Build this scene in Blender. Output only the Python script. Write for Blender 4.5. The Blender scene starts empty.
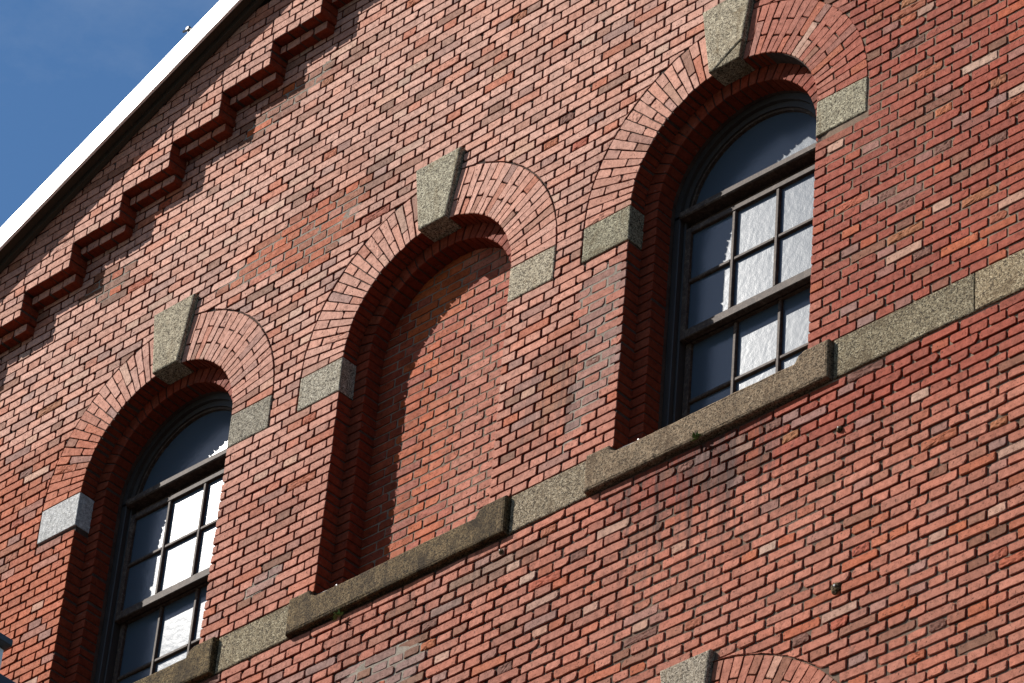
import bpy, math, random
from mathutils import Vector, Matrix, noise, geometry

random.seed(7)
scene = bpy.context.scene
COL = scene.collection
BASE = 16.9            # height of the arch springing line above the ground

# ------------------------------------------------------------------ camera
cam_d = bpy.data.cameras.new("camera")
cam_d.sensor_width = 36.0
cam_d.lens = 4227.0089 / 1024 * 36.0
cam_d.clip_start = 0.1
cam_d.clip_end = 5000
cam = bpy.data.objects.new("camera", cam_d)
COL.objects.link(cam)
_rx, _ry, _rz = 2.2397442505775373, -0.07217698186792654, 0.7404903864969963
_R = Matrix.Rotation(_rz, 4, 'Z') @ Matrix.Rotation(_ry, 4, 'Y') @ Matrix.Rotation(_rx, 4, 'X')
cam.matrix_world = Matrix.Translation((14.0725, -13.0187, BASE - 15.2435)) @ _R
scene.camera = cam

# ------------------------------------------------------------------ light
SUN_TRAVEL = Vector((1.43, 1.0, -1.50)).normalized()
to_sun = -SUN_TRAVEL
sun_d = bpy.data.lights.new("sun", 'SUN')
sun_d.energy = 5.0
sun_d.angle = math.radians(0.5)
sun_d.color = (1.0, 0.955, 0.89)
sun = bpy.data.objects.new("sun", sun_d)
COL.objects.link(sun)
sun.rotation_euler = SUN_TRAVEL.to_track_quat('-Z', 'Y').to_euler()
sun.location = (-20, -15, 40)

world = bpy.data.worlds.new("World")
scene.world = world
world.use_nodes = True
nt = world.node_tree
bg = nt.nodes["Background"]
sky = nt.nodes.new("ShaderNodeTexSky")
sky.sky_type = 'NISHITA'
sky.sun_disc = False
sky.sun_elevation = math.asin(to_sun.z)
sky.sun_rotation = math.atan2(to_sun.x, to_sun.y)
sky.air_density = 1.0
sky.dust_density = 0.3
sky.ozone_density = 1.6
hs = nt.nodes.new("ShaderNodeHueSaturation")
hs.inputs["Saturation"].default_value = 1.22
nt.links.new(sky.outputs[0], hs.inputs["Color"])
hs.inputs["Value"].default_value = 1.32
# a trace of thin high cloud
sco = nt.nodes.new("ShaderNodeTexCoord")
smp = nt.nodes.new("ShaderNodeMapping")
smp.inputs["Scale"].default_value = (3.0, 3.0, 6.0)
snz = nt.nodes.new("ShaderNodeTexNoise")
snz.inputs["Scale"].default_value = 4.0
snz.inputs["Detail"].default_value = 7.0
snz.inputs["Roughness"].default_value = 0.6
srp = nt.nodes.new("ShaderNodeValToRGB")
srp.color_ramp.elements[0].position = 0.48
srp.color_ramp.elements[0].color = (0, 0, 0, 1)
srp.color_ramp.elements[1].position = 0.85
srp.color_ramp.elements[1].color = (0.22, 0.22, 0.22, 1)
smx = nt.nodes.new("ShaderNodeMix")
smx.data_type = 'RGBA'
nt.links.new(sco.outputs["Generated"], smp.inputs[0])
nt.links.new(smp.outputs[0], snz.inputs["Vector"])
nt.links.new(snz.outputs[0], srp.inputs[0])
nt.links.new(srp.outputs[0], smx.inputs[0])
nt.links.new(hs.outputs[0], smx.inputs[6])
smx.inputs[7].default_value = (6.5, 7.2, 8.0, 1)
nt.links.new(smx.outputs[2], bg.inputs[0])
bg.inputs[1].default_value = 0.05
vs = scene.view_settings
vs.view_transform = 'Standard'
vs.look = 'None'
vs.gamma = 1.0
vs.use_curve_mapping = False
vs.exposure = 0.88

# ------------------------------------------------------------------ materials
def mat(name):
    m = bpy.data.materials.new(name)
    m.use_nodes = True
    t = m.node_tree
    return m, t, t.nodes["Principled BSDF"]

def nd(t, kind, **kw):
    n = t.nodes.new(kind)
    for k, v in kw.items():
        setattr(n, k, v)
    return n

def noise_tex(t, co, scale, detail=4, rough=0.6, dist=0.0):
    n = nd(t, "ShaderNodeTexNoise")
    n.inputs["Scale"].default_value = scale
    n.inputs["Detail"].default_value = detail
    n.inputs["Roughness"].default_value = rough
    n.inputs["Distortion"].default_value = dist
    t.links.new(co, n.inputs["Vector"])
    return n.outputs[0]

def ramp(t, fac, stops):
    r = nd(t, "ShaderNodeValToRGB")
    e = r.color_ramp.elements
    while len(e) < len(stops):
        e.new(0.5)
    for el, (p, c) in zip(e, stops):
        el.position = p
        el.color = (c[0], c[1], c[2], 1) if not isinstance(c, (int, float)) else (c, c, c, 1)
    t.links.new(fac, r.inputs[0])
    return r.outputs[0]

def mix(t, a, b, fac, blend='MIX'):
    m = nd(t, "ShaderNodeMix", data_type='RGBA', blend_type=blend)
    for sock, v in ((6, a), (7, b), (0, fac)):
        if isinstance(v, (int, float)):
            m.inputs[sock].default_value = v
        elif isinstance(v, tuple):
            m.inputs[sock].default_value = (*v, 1)
        else:
            t.links.new(v, m.inputs[sock])
    return m.outputs[2]

def bump(t, bsdf, height, strength, dist):
    b = nd(t, "ShaderNodeBump")
    b.inputs["Strength"].default_value = strength
    b.inputs["Distance"].default_value = dist
    t.links.new(height, b.inputs["Height"])
    t.links.new(b.outputs[0], bsdf.inputs["Normal"])

def obj_co(t):
    return nd(t, "ShaderNodeTexCoord").outputs["Object"]

def brick_material():
    m, t, b = mat("brick")
    co = obj_co(t)
    at = nd(t, "ShaderNodeAttribute", attribute_name="tint")
    n1 = noise_tex(t, co, 28, 5, 0.65)
    n2 = noise_tex(t, co, 190, 3, 0.6)
    n3 = noise_tex(t, co, 6.0, 5, 0.7)
    c = mix(t, at.outputs["Color"], ramp(t, n1, [(0.26, 0.50), (0.46, 0.95), (0.74, 1.32)]), 0.9, 'MULTIPLY')
    c = mix(t, c, ramp(t, n2, [(0.30, 0.30), (0.43, 1.0), (1, 1.08)]), 0.8, 'MULTIPLY')
    n6 = noise_tex(t, co, 62, 3, 0.55)
    c = mix(t, c, (0.05, 0.018, 0.010), ramp(t, n6, [(0.62, 0.0), (0.70, 0.75)]))
    mp = nd(t, "ShaderNodeMapping")
    mp.inputs["Scale"].default_value = (9.0, 9.0, 0.7)
    t.links.new(co, mp.inputs[0])
    n5 = noise_tex(t, mp.outputs[0], 1.6, 5, 0.7, 0.3)
    st = nd(t, "ShaderNodeMath", operation='MULTIPLY')
    t.links.new(ramp(t, n5, [(0.46, 0.0), (0.62, 1.0)]), st.inputs[0])
    t.links.new(at.outputs["Alpha"], st.inputs[1])
    c = mix(t, c, (0.045, 0.016, 0.010), st.outputs[0])
    # soot and lime bloom with shapes of their own
    c = mix(t, c, (0.05, 0.032, 0.025), ramp(t, n3, [(0.63, 0.0), (0.74, 0.55)]))
    n4 = noise_tex(t, co, 11.0, 6, 0.75)
    c = mix(t, c, (0.34, 0.24, 0.19), ramp(t, n4, [(0.62, 0.0), (0.78, 0.38)]))
    t.links.new(c, b.inputs["Base Color"])
    b.inputs["Specular IOR Level"].default_value = 0.06
    t.links.new(ramp(t, n1, [(0.3, 0.75), (0.7, 0.62)]), b.inputs["Roughness"])
    h = mix(t, mix(t, n2, n1, 0.5), ramp(t, n6, [(0.6, 1.0), (0.7, 0.0)]), 0.35)
    bump(t, b, h, 0.75, 0.007)
    return m

def mortar_material():
    m, t, b = mat("mortar")
    co = obj_co(t)
    n1 = noise_tex(t, co, 9, 5, 0.7)
    n2 = noise_tex(t, co, 220, 3, 0.7)
    at = nd(t, "ShaderNodeAttribute", attribute_name="tint")
    c = mix(t, at.outputs["Color"], ramp(t, n1, [(0.3, 0.55), (0.55, 1.0), (0.75, 1.3)]), 1.0, 'MULTIPLY')
    c = mix(t, c, ramp(t, n2, [(0.3, 0.6), (0.7, 1.15)]), 0.8, 'MULTIPLY')
    t.links.new(c, b.inputs["Base Color"])
    b.inputs["Roughness"].default_value = 0.95
    b.inputs["Specular IOR Level"].default_value = 0.1
    bump(t, b, n2, 0.8, 0.004)
    return m

def stone_material(name, dark, mid, light, stain, stain_amt):
    m, t, b = mat(name)
    co = obj_co(t)
    v = nd(t, "ShaderNodeTexVoronoi")
    v.inputs["Scale"].default_value = 165
    t.links.new(co, v.inputs["Vector"])
    sep = nd(t, "ShaderNodeSeparateColor")
    t.links.new(v.outputs["Color"], sep.inputs[0])
    c = ramp(t, sep.outputs[0], [(0.0, dark), (0.22, dark), (0.34, mid), (0.72, mid), (0.9, light)])
    n2 = noise_tex(t, co, 160, 4, 0.7)
    c = mix(t, c, ramp(t, n2, [(0.3, 0.55), (0.7, 1.25)]), 0.7, 'MULTIPLY')
    n7 = noise_tex(t, co, 38, 4, 0.7)
    c = mix(t, c, ramp(t, n7, [(0.32, 0.5), (0.5, 1.0), (0.68, 1.4)]), 0.85, 'MULTIPLY')
    n1 = noise_tex(t, co, 3.2, 6, 0.72, 0.4)
    c = mix(t, c, stain, ramp(t, n1, [(0.58 - stain_amt, 0.0), (0.74 - stain_amt, 0.8)]))
    mp = nd(t, "ShaderNodeMapping")
    mp.inputs["Scale"].default_value = (12.0, 12.0, 1.5)
    t.links.new(co, mp.inputs[0])
    n8 = noise_tex(t, mp.outputs[0], 1.2, 5, 0.7, 0.4)
    c = mix(t, c, stain, ramp(t, n8, [(0.56 - stain_amt * 0.5, 0.0), (0.70, 0.55)]))
    at = nd(t, "ShaderNodeAttribute", attribute_name="tint")
    c = mix(t, c, at.outputs["Color"], 1.0, 'MULTIPLY')
    t.links.new(c, b.inputs["Base Color"])
    b.inputs["Roughness"].default_value = 0.85
    b.inputs["Specular IOR Level"].default_value = 0.08
    n3 = noise_tex(t, co, 45, 6, 0.75)
    bump(t, b, mix(t, n3, n2, 0.45), 0.8, 0.012)
    return m

def wood_material():
    m, t, b = mat("weathered_wood")
    co = obj_co(t)
    mp = nd(t, "ShaderNodeMapping")
    mp.inputs["Scale"].default_value = (6, 6, 6)
    t.links.new(co, mp.inputs[0])
    n1 = noise_tex(t, mp.outputs[0], 4, 6, 0.7, 1.5)
    n2 = noise_tex(t, co, 130, 4, 0.7)
    c = ramp(t, n1, [(0.3, (0.026, 0.016, 0.011)), (0.52, (0.066, 0.043, 0.031)), (0.72, (0.145, 0.110, 0.083))])
    c = mix(t, c, ramp(t, n2, [(0.3, 0.6), (0.65, 1.15)]), 0.7, 'MULTIPLY')
    t.links.new(c, b.inputs["Base Color"])
    b.inputs["Roughness"].default_value = 0.7
    b.inputs["Specular IOR Level"].default_value = 0.2
    bump(t, b, mix(t, n1, n2, 0.5), 0.4, 0.004)
    return m

def glass_material():
    m, t, b = mat("hammered_glass")
    co = obj_co(t)
    b.inputs["Base Color"].default_value = (0.048, 0.066, 0.086, 1)
    b.inputs["Roughness"].default_value = 0.168
    b.inputs["Specular IOR Level"].default_value = 0.56
    b.inputs["IOR"].default_value = 1.45
    n1 = noise_tex(t, co, 110, 2, 0.5)
    n2 = noise_tex(t, co, 240, 2, 0.5)
    bump(t, b, mix(t, n1, n2, 0.35), 0.07, 0.004)
    return m

def paint_material(name, color, rough, n_amt=0.15, dirt=(0.2, 0.18, 0.15)):
    m, t, b = mat(name)
    co = obj_co(t)
    n1 = noise_tex(t, co, 5, 6, 0.7)
    n2 = noise_tex(t, co, 60, 4, 0.6)
    c = mix(t, color, dirt, ramp(t, n1, [(0.5, 0.0), (0.85, n_amt * 3)]))
    t.links.new(c, b.inputs["Base Color"])
    b.inputs["Roughness"].default_value = rough
    bump(t, b, n2, 0.15, 0.003)
    return m

def leaf_material():
    m, t, b = mat("leaf")
    co = obj_co(t)
    n1 = noise_tex(t, co, 30, 2)
    t.links.new(ramp(t, n1, [(0.3, (0.05, 0.10, 0.02)), (0.7, (0.13, 0.2, 0.05))]), b.inputs["Base Color"])
    b.inputs["Roughness"].default_value = 0.6
    return m

def far_brick_material():
    m, t, b = mat("lower_brick")
    co = obj_co(t)
    mp = nd(t, "ShaderNodeMapping")
    mp.inputs["Rotation"].default_value = (math.radians(-90), 0, 0)
    t.links.new(co, mp.inputs[0])
    br = nd(t, "ShaderNodeTexBrick")
    br.inputs["Scale"].default_value = 1.0
    br.inputs["Brick Width"].default_value = 0.24
    br.inputs["Row Height"].default_value = 0.0653
    br.inputs["Mortar Size"].default_value = 0.005
    br.inputs["Color1"].default_value = (0.36, 0.15, 0.10, 1)
    br.inputs["Color2"].default_value = (0.28, 0.11, 0.075, 1)
    br.inputs["Mortar"].default_value = (0.2, 0.16, 0.13, 1)
    t.links.new(mp.outputs[0], br.inputs["Vector"])
    t.links.new(br.outputs[0], b.inputs["Base Color"])
    b.inputs["Roughness"].default_value = 0.8
    return m

def ground_material():
    m, t, b = mat("asphalt")
    co = obj_co(t)
    n1 = noise_tex(t, co, 0.6, 6, 0.7)
    n2 = noise_tex(t, co, 90, 3, 0.7)
    c = ramp(t, n1, [(0.3, (0.020, 0.019, 0.018)), (0.7, (0.032, 0.030, 0.028))])
    c = mix(t, c, ramp(t, n2, [(0.3, 0.6), (0.7, 1.3)]), 0.7, 'MULTIPLY')
    t.links.new(c, b.inputs["Base Color"])
    b.inputs["Roughness"].default_value = 0.9
    return m

M_BRICK = brick_material()
M_MORTAR = mortar_material()
M_STONE = stone_material("granite", (0.085, 0.070, 0.052), (0.285, 0.246, 0.185), (0.44, 0.395, 0.31), (0.140, 0.098, 0.052), 0.02)
M_STONE_BAND = stone_material("weathered_granite", (0.054, 0.039, 0.026), (0.228, 0.178, 0.117), (0.41, 0.345, 0.25), (0.092, 0.060, 0.032), 0.07)
M_STONE_NEW = stone_material("pale_granite", (0.30, 0.30, 0.305), (0.40, 0.40, 0.40), (0.475, 0.475, 0.475), (0.36, 0.36, 0.36), -0.1)
M_STONE_DARK = stone_material("stained_granite", (0.028, 0.018, 0.009), (0.115, 0.074, 0.036), (0.185, 0.132, 0.073), (0.017, 0.010, 0.005), 0.10)
M_STONE_SILL = stone_material("sill_granite", (0.058, 0.040, 0.023), (0.182, 0.131, 0.080), (0.27, 0.212, 0.140), (0.060, 0.036, 0.018), 0.05)
M_WOOD = wood_material()
M_DARKWOOD = paint_material("dark_frame_wood", (0.030, 0.024, 0.020), 0.55, 0.1, (0.09, 0.075, 0.06))
M_GLASS = glass_material()
M_WHITE = paint_material("white_painted_metal", (0.82, 0.82, 0.81), 0.4, 0.04)
M_SOFFIT = paint_material("soffit_board", (0.055, 0.038, 0.022), 0.8, 0.2, (0.03, 0.025, 0.014))
M_ROOF = paint_material("roof_metal", (0.12, 0.12, 0.13), 0.5)
M_DARKMETAL = paint_material("dark_metal", (0.03, 0.032, 0.035), 0.45)
M_WIRE = paint_material("wire_metal", (0.45, 0.45, 0.45), 0.4)
M_BRACKET = paint_material("galvanised_steel", (0.07, 0.07, 0.075), 0.5)
M_LEAF = leaf_material()
M_FAR = far_brick_material()
M_GROUND = ground_material()
M_LAMPGLASS = paint_material("opal_lamp_glass", (0.80, 0.82, 0.82), 0.25, 0.02)

# ------------------------------------------------------------------ mesh builder
class MB:
    def __init__(self):
        self.v, self.f, self.m, self.t = [], [], [], []

    def face(self, idx, mi=0, tint=(1, 1, 1)):
        if mi == 1 and tint == (1, 1, 1):
            tint = (0.080, 0.055, 0.044)
        self.f.append(idx); self.m.append(mi); self.t.append(tint)

    def verts(self, pts):
        s = len(self.v)
        self.v.extend(pts)
        return list(range(s, s + len(pts)))

    def poly(self, pts, mi=0, tint=(1, 1, 1)):
        self.face(self.verts([tuple(p) for p in pts]), mi, tint)

    def box(self, x0, x1, y0, y1, z0, z1, mi=0, tint=(1, 1, 1), bev=0.0, wob=0.0):
        """box with chamfered edges (bev)"""
        if bev <= 0:
            p = [(x, y, z) for x in (x0, x1) for y in (y0, y1) for z in (z0, z1)]
            i = self.verts(p)
            for q in ((0, 1, 3, 2), (4, 6, 7, 5), (0, 4, 5, 1), (2, 3, 7, 6), (0, 2, 6, 4), (1, 5, 7, 3)):
                self.face([i[k] for k in q], mi, tint)
            return
        c = ((x0 + x1) / 2, (y0 + y1) / 2, (z0 + z1) / 2)
        h = ((x1 - x0) / 2, (y1 - y0) / 2, (z1 - z0) / 2)
        b = min(bev, *(q * 0.45 for q in h))
        V = {}
        for sx in (-1, 1):
            for sy in (-1, 1):
                for sz in (-1, 1):
                    s = (sx, sy, sz)
                    for a in range(3):
                        p = [c[k] + s[k] * (h[k] if k == a else h[k] - b) for k in range(3)]
                        V[s, a] = self.verts([tuple(p)])[0]
        def quad(l):
            self.face(l, mi, tint)
        for a in range(3):
            u, w = [k for k in range(3) if k != a]
            for sa in (-1, 1):
                def S(su, sw):
                    s = [0, 0, 0]; s[a] = sa; s[u] = su; s[w] = sw
                    return tuple(s)
                quad([V[S(-1, -1), a], V[S(1, -1), a], V[S(1, 1), a], V[S(-1, 1), a]])
        for a in range(3):          # edge chamfers running along axis a
            u, w = [k for k in range(3) if k != a]
            for su in (-1, 1):
                for sw in (-1, 1):
                    def S(sa):
                        s = [0, 0, 0]; s[a] = sa; s[u] = su; s[w] = sw
                        return tuple(s)
                    quad([V[S(-1), u], V[S(1), u], V[S(1), w], V[S(-1), w]])
        for sx in (-1, 1):
            for sy in (-1, 1):
                for sz in (-1, 1):
                    quad([V[(sx, sy, sz), a] for a in range(3)])

    def build(self, name, mats, parent=None, smooth=False, recalc=True):
        me = bpy.data.meshes.new(name)
        me.from_pydata([(x, y, z + BASE) for x, y, z in self.v], [], self.f)
        for m in mats:
            me.materials.append(m)
        me.polygons.foreach_set("material_index", self.m)
        a = me.attributes.new("tint", 'FLOAT_COLOR', 'FACE')
        flat = []
        for t in self.t:
            flat.extend((t[0], t[1], t[2], t[3] if len(t) > 3 else 0.0))
        a.data.foreach_set("color", flat)
        if recalc:
            import bmesh
            bm = bmesh.new(); bm.from_mesh(me)
            bmesh.ops.recalc_face_normals(bm, faces=bm.faces)
            bm.to_mesh(me); bm.free()
        if smooth:
            me.polygons.foreach_set("use_smooth", [True] * len(me.polygons))
        me.update()
        o = bpy.data.objects.new(name, me)
        COL.objects.link(o)
        if parent is not None:
            o.parent = parent
        return o

def empty(name, label, cat, loc):
    o = bpy.data.objects.new(name, None)
    o.location = loc
    o.empty_display_size = 0.3
    COL.objects.link(o)
    o["label"] = label
    o["category"] = cat
    return o

def tag(o, label, cat, group=None):
    o["label"] = label
    o["category"] = cat
    if group:
        o["group"] = group
    return o

# ------------------------------------------------------------------ brick solids
def area(p):
    return 0.5 * sum(p[i][0] * p[(i + 1) % len(p)][1] - p[(i + 1) % len(p)][0] * p[i][1] for i in range(len(p)))

def clip(poly, a, b, c):
    """keep a*x + b*z <= c"""
    out = []
    n = len(poly)
    for i in range(n):
        p, q = poly[i], poly[(i + 1) % n]
        dp, dq = a * p[0] + b * p[1] - c, a * q[0] + b * q[1] - c
        if dp <= 0:
            out.append(p)
        if (dp < 0 < dq) or (dq < 0 < dp):
            s = dp / (dp - dq)
            out.append((p[0] + s * (q[0] - p[0]), p[1] + s * (q[1] - p[1])))
    return out

def resample(poly, step):
    out = []
    n = len(poly)
    for i in range(n):
        p, q = poly[i], poly[(i + 1) % n]
        L = math.hypot(q[0] - p[0], q[1] - p[1])
        k = max(1, int(round(L / step)))
        for j in range(k):
            s = j / k
            out.append((p[0] + s * (q[0] - p[0]), p[1] + s * (q[1] - p[1])))
    return out

rnd = random.random
uni = random.uniform

def brick(mb, poly, y_front, depth, tint, wear=1.0, spall=0.0, step=0.05):
    if spall > 0.002:
        step = 0.015
    """one brick: outline poly in the wall plane (x, z), front face at y_front, body running back by depth"""
    if len(poly) < 3:
        return
    if area(poly) < 0:
        poly = poly[::-1]
    if area(poly) < 0.0004:
        return
    # nip the corners
    n = len(poly)
    q = []
    for i in range(n):
        a, p, b = poly[i - 1], poly[i], poly[(i + 1) % n]
        la = math.hypot(a[0] - p[0], a[1] - p[1]); lb = math.hypot(b[0] - p[0], b[1] - p[1])
        if min(la, lb) < 0.012:
            q.append(p); continue
        r = uni(0.002, 0.006) * wear
        if rnd() < 0.09 * wear:
            r = uni(0.008, 0.02)
        r = min(r, la * 0.4, lb * 0.4)
        q.append((p[0] + (a[0] - p[0]) / la * r, p[1] + (a[1] - p[1]) / la * r))
        q.append((p[0] + (b[0] - p[0]) / lb * r, p[1] + (b[1] - p[1]) / lb * r))
    q = resample(q, step)
    n = len(q)
    cx = sum(p[0] for p in q) / n
    cz = sum(p[1] for p in q) / n
    jit = 0.0014 * wear
    q = [(p[0] + uni(-jit, jit), p[1] + uni(-jit, jit)) for p in q]
    tx, tz = uni(-0.012, 0.012) * wear, uni(-0.035, 0.035) * wear
    off = uni(-0.0022, 0.0022) * wear + 0.7 * spall
    def yf(p, d):
        return y_front + off + d + tx * (p[0] - cx) + tz * (p[1] - cz)
    def inset(p, d):
        L = math.hypot(p[0] - cx, p[1] - cz) or 1
        k = max(0.0, 1 - d / L)
        dz = abs(p[1] - cz)
        # keep the inset even on long thin bricks
        return (cx + (p[0] - cx) * max(0, 1 - d / max(abs(p[0] - cx), d * 1.5)), cz + (p[1] - cz) * max(0, 1 - d / max(dz, d * 1.5)))
    bv = uni(0.0015, 0.0032) * wear + 0.0005
    r0 = mb.verts([(p[0], y_front + depth, p[1]) for p in q])
    r1 = mb.verts([(p[0], yf(p, bv * 1.1), p[1]) for p in q])
    ins = [inset(p, bv) for p in q]
    r2 = mb.verts([(p[0], yf(p, 0), p[1]) for p in ins])
    # sides painted bloom-free dark red to deepen the shade in reveals and joints
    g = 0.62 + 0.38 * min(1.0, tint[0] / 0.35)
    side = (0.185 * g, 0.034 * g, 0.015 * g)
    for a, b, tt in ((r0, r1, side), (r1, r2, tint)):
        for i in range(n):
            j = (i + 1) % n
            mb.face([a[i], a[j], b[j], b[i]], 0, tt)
    if spall > 0.002:
        prev = r2
        for k in (0.8, 0.55, 0.3):
            ring = [(cx + (p[0] - cx) * k, cz + (p[1] - cz) * k) for p in ins]
            r3 = mb.verts([(p[0], yf(p, 0.004 * noise.noise((p[0] * 60, p[1] * 60, 7.0)) - 0.0015), p[1]) for p in ring])
            for i in range(n):
                j = (i + 1) % n
                mb.face([prev[i], prev[j], r3[j], r3[i]], 0, tint)
            prev = r3
        mb.face(prev, 0, tint)
    else:
        mb.face(r2, 0, tint)

# ------------------------------------------------------------------ measured layout (metres; z from the springing line)
HW = 0.668                 # half width of the openings
IW = 0.570                 # half width inside the second ring
RO = 1.018                 # outer radius of the arch ring
WX = {'left': -2.276, 'blind': 0.0, 'right': 2.249}
DZ = {('left', -1): 0.012, ('left', 1): -0.010, ('blind', -1): -0.008, ('blind', 1): -0.006, ('right', -1): 0.0, ('right', 1): 0.034}
ST_H = 0.2514
SILL_T, SILL_B = -1.696, -1.952
SILL_HW = 0.838
LOWX, LOWZ, LOW_RI, LOW_RO = 2.22, -4.64, 0.90, 1.25
RAKE_M, RAKE_C = 0.4907, 4.20     # underside of the roof edge against the wall: z = C - M|x|
CORB_X0, CORB_Z0, CORB_DX, CORB_DZ = -3.276, 1.886, 0.431, 0.2018
XL, XR, ZLOW = -5.3, 5.5, -5.0

zs_up = [i * 0.8477 / 13 for i in range(0, 14)]
while zs_up[-1] < 4.3:
    zs_up.append(zs_up[-1] + CORB_DZ / 3)
zs_dn = [-i * 0.0653 for i in range(1, 78)]
COURSES = sorted(zs_dn) + zs_up
I0 = COURSES.index(0.0)

def in_poly(x, z, P):
    c = False
    for i in range(len(P)):
        (x1, z1), (x2, z2) = P[i], P[i - 1]
        if (z1 > z) != (z2 > z) and x < (x2 - x1) * (z - z1) / (z2 - z1) + x1:
            c = not c
    return c

def sstep(a, b, x):
    t = min(1, max(0, (x - a) / (b - a)))
    return t * t * (3 - 2 * t)

def lerp3(a, b, f):
    return tuple(a[i] + (b[i] - a[i]) * f for i in range(3))

PINK = (0.430, 0.212, 0.150)
SALM = (0.330, 0.108, 0.064)
RED = (0.232, 0.041, 0.018)
ORANGE = (0.330, 0.070, 0.018)
BROWN = (0.150, 0.060, 0.030)
GREY = (0.220, 0.116, 0.092)
P_ORANGE = [(-1.98, 1.10), (-1.34, 1.36), (-0.62, 1.36), (-0.70, 1.05), (-0.95, 0.86), (-1.25, 0.90), (-1.45, 0.98)]
P_BROWNTOP = [(-1.93, 2.22), (-1.85, 2.42), (-1.46, 2.58), (-1.12, 2.62), (-1.10, 2.50), (-1.46, 2.34)]
P_BROWNL = [(-3.34, 1.70), (-3.0, 1.86), (-2.75, 1.80), (-2.95, 1.52)]
P_GREYBL = [(-1.27, -1.54), (-1.27, -1.42), (-0.98, -1.32), (-0.98, -1.46)]
P_GREYBOT = [(-0.35, -2.34), (0.2, -2.34), (0.3, -2.5), (0.1, -2.75), (-0.25, -2.6)]
P_GREYW3 = [(1.22, -0.42), (1.60, -0.30), (1.60, -1.10), (1.42, -1.36), (1.18, -1.60), (1.26, -1.0)]
P_RUST = [(0.93, -1.25), (1.0, -0.98), (1.2, -0.85), (1.2, -1.15), (1.05, -1.3)]
P_GREYMID = [(0.20, -2.28), (0.75, -2.0), (0.95, -2.2), (0.55, -2.42)]

def repointed(x, z):
    return any(in_poly(x, z, P) for P in (P_ORANGE, P_BROWNTOP, P_BROWNL, P_GREYBL, P_GREYBOT, P_GREYW3))

def brick_tint(x, z, where='wall'):
    n = noise.noise((x * 0.9, z * 0.9, 3.1))
    n2 = noise.noise((x * 2.3, z * 2.3, 9.7))
    base = lerp3(PINK, SALM, sstep(0.9, -2.0, z + 0.6 * n + 0.4 * n2))
    wr = sstep(2.75, 3.1, x + 0.12 * n2) * sstep(-2.55, -2.2, z + 0.15 * n2)
    wr = max(wr, sstep(1.3, 2.0, x) * sstep(-2.45, -2.2, z + 0.15 * n2) * sstep(-1.7, -1.8, z))
    wr = max(wr, 0.75 * sstep(2.2, 2.5, x) * sstep(-0.1, 0.2, z) * sstep(1.6, 1.3, z))
    base = lerp3(base, RED, wr)
    wo = 0.95 * sstep(-2.75, -2.92, x) * sstep(0.9, 0.3, z + 0.2 * n2)
    base = lerp3(base, ORANGE, wo)
    r = rnd()
    if where == 'wall':
        if in_poly(x, z, P_ORANGE):
            base = lerp3(ORANGE, BROWN, rnd() ** 2 * 0.8) if r < 0.88 else SALM; r = 0.5
        elif in_poly(x, z, P_BROWNTOP) or in_poly(x, z, P_BROWNL):
            base = lerp3(BROWN, SALM, 0.45 * rnd()); r = 0.5
            if rnd() < 0.12:
                base = ORANGE
        elif in_poly(x, z, P_GREYBL) or in_poly(x, z, P_GREYBOT):
            base = GREY if r < 0.7 else BROWN; r = 0.5
        elif in_poly(x, z, P_GREYW3):
            base = lerp3(GREY, SALM, rnd()); r = 0.5
        elif in_poly(x, z, P_RUST):
            base = lerp3((0.22, 0.085, 0.04), base, 0.5 * rnd()); r = 0.5
        elif in_poly(x, z, P_GREYMID):
            base = lerp3((0.165, 0.095, 0.06), base, rnd())
    elif where == 'infill':
        infill_shade = sstep(-0.22, -0.40, x)  # left strip of the infill painted darker where the jamb's shadow falls
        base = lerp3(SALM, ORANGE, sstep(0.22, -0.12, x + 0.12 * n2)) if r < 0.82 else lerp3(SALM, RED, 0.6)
        base = lerp3(base, (0.20, 0.033, 0.014), 0.85 * infill_shade)
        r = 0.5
        if rnd() < 0.012:
            base = (0.33, 0.20, 0.10)
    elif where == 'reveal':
        base = lerp3((0.195, 0.031, 0.013), BROWN, 0.25 * rnd()); r = 0.5  # recess bricks coloured darker red to deepen the shade inside the arch
    if r < 0.032:
        base = lerp3(base, (0.39, 0.235, 0.165), uni(0.5, 0.9))
    elif r < 0.09:
        base = lerp3(base, GREY, uni(0.4, 0.9))
    elif r < 0.15:
        base = lerp3(base, BROWN, uni(0.4, 0.9))
    elif r < 0.22:
        base = lerp3(base, ORANGE, uni(0.3, 0.8))
    k = 1.0 + uni(-0.17, 0.13) + 0.13 * n + 0.08 * n2
    # water stain under the right sill
    if where == 'wall' and -2.75 < z < -1.9:
        k *= 1 - 0.5 * sstep(2.75, 2.45, x) * sstep(1.55, 1.9, x) * sstep(-2.75, -2.05, z) * (0.55 + 0.45 * n2 + 0.2 * rnd())
    h = uni(-0.08, 0.08)
    stain = 0.10
    if where == 'wall':
        stain = 0.9 * sstep(1.5, 1.8, x) * sstep(3.0, 2.6, x) * sstep(-3.3, -2.2, z) * sstep(-1.9, -1.95, z)
        stain = max(stain, 0.45 * sstep(-0.7, -0.3, x) * sstep(1.4, 0.9, x) * sstep(-2.8, -2.1, z) * sstep(-1.9, -1.95, z))
        stain = max(stain, 0.7 * sstep(0.75, 0.95, x) * sstep(1.45, 1.2, x) * sstep(-1.65, -1.3, z) * sstep(-0.7, -0.95, z))
        stain = max(stain, 0.12)
    return (base[0] * k, base[1] * k * (1 + h), base[2] * k * (1 + 1.6 * h), stain)

def key_half(z, top=1.163, bot=0.63):
    return 0.110 + (0.184 - 0.110) * (z - bot) / (top - bot)

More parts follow.
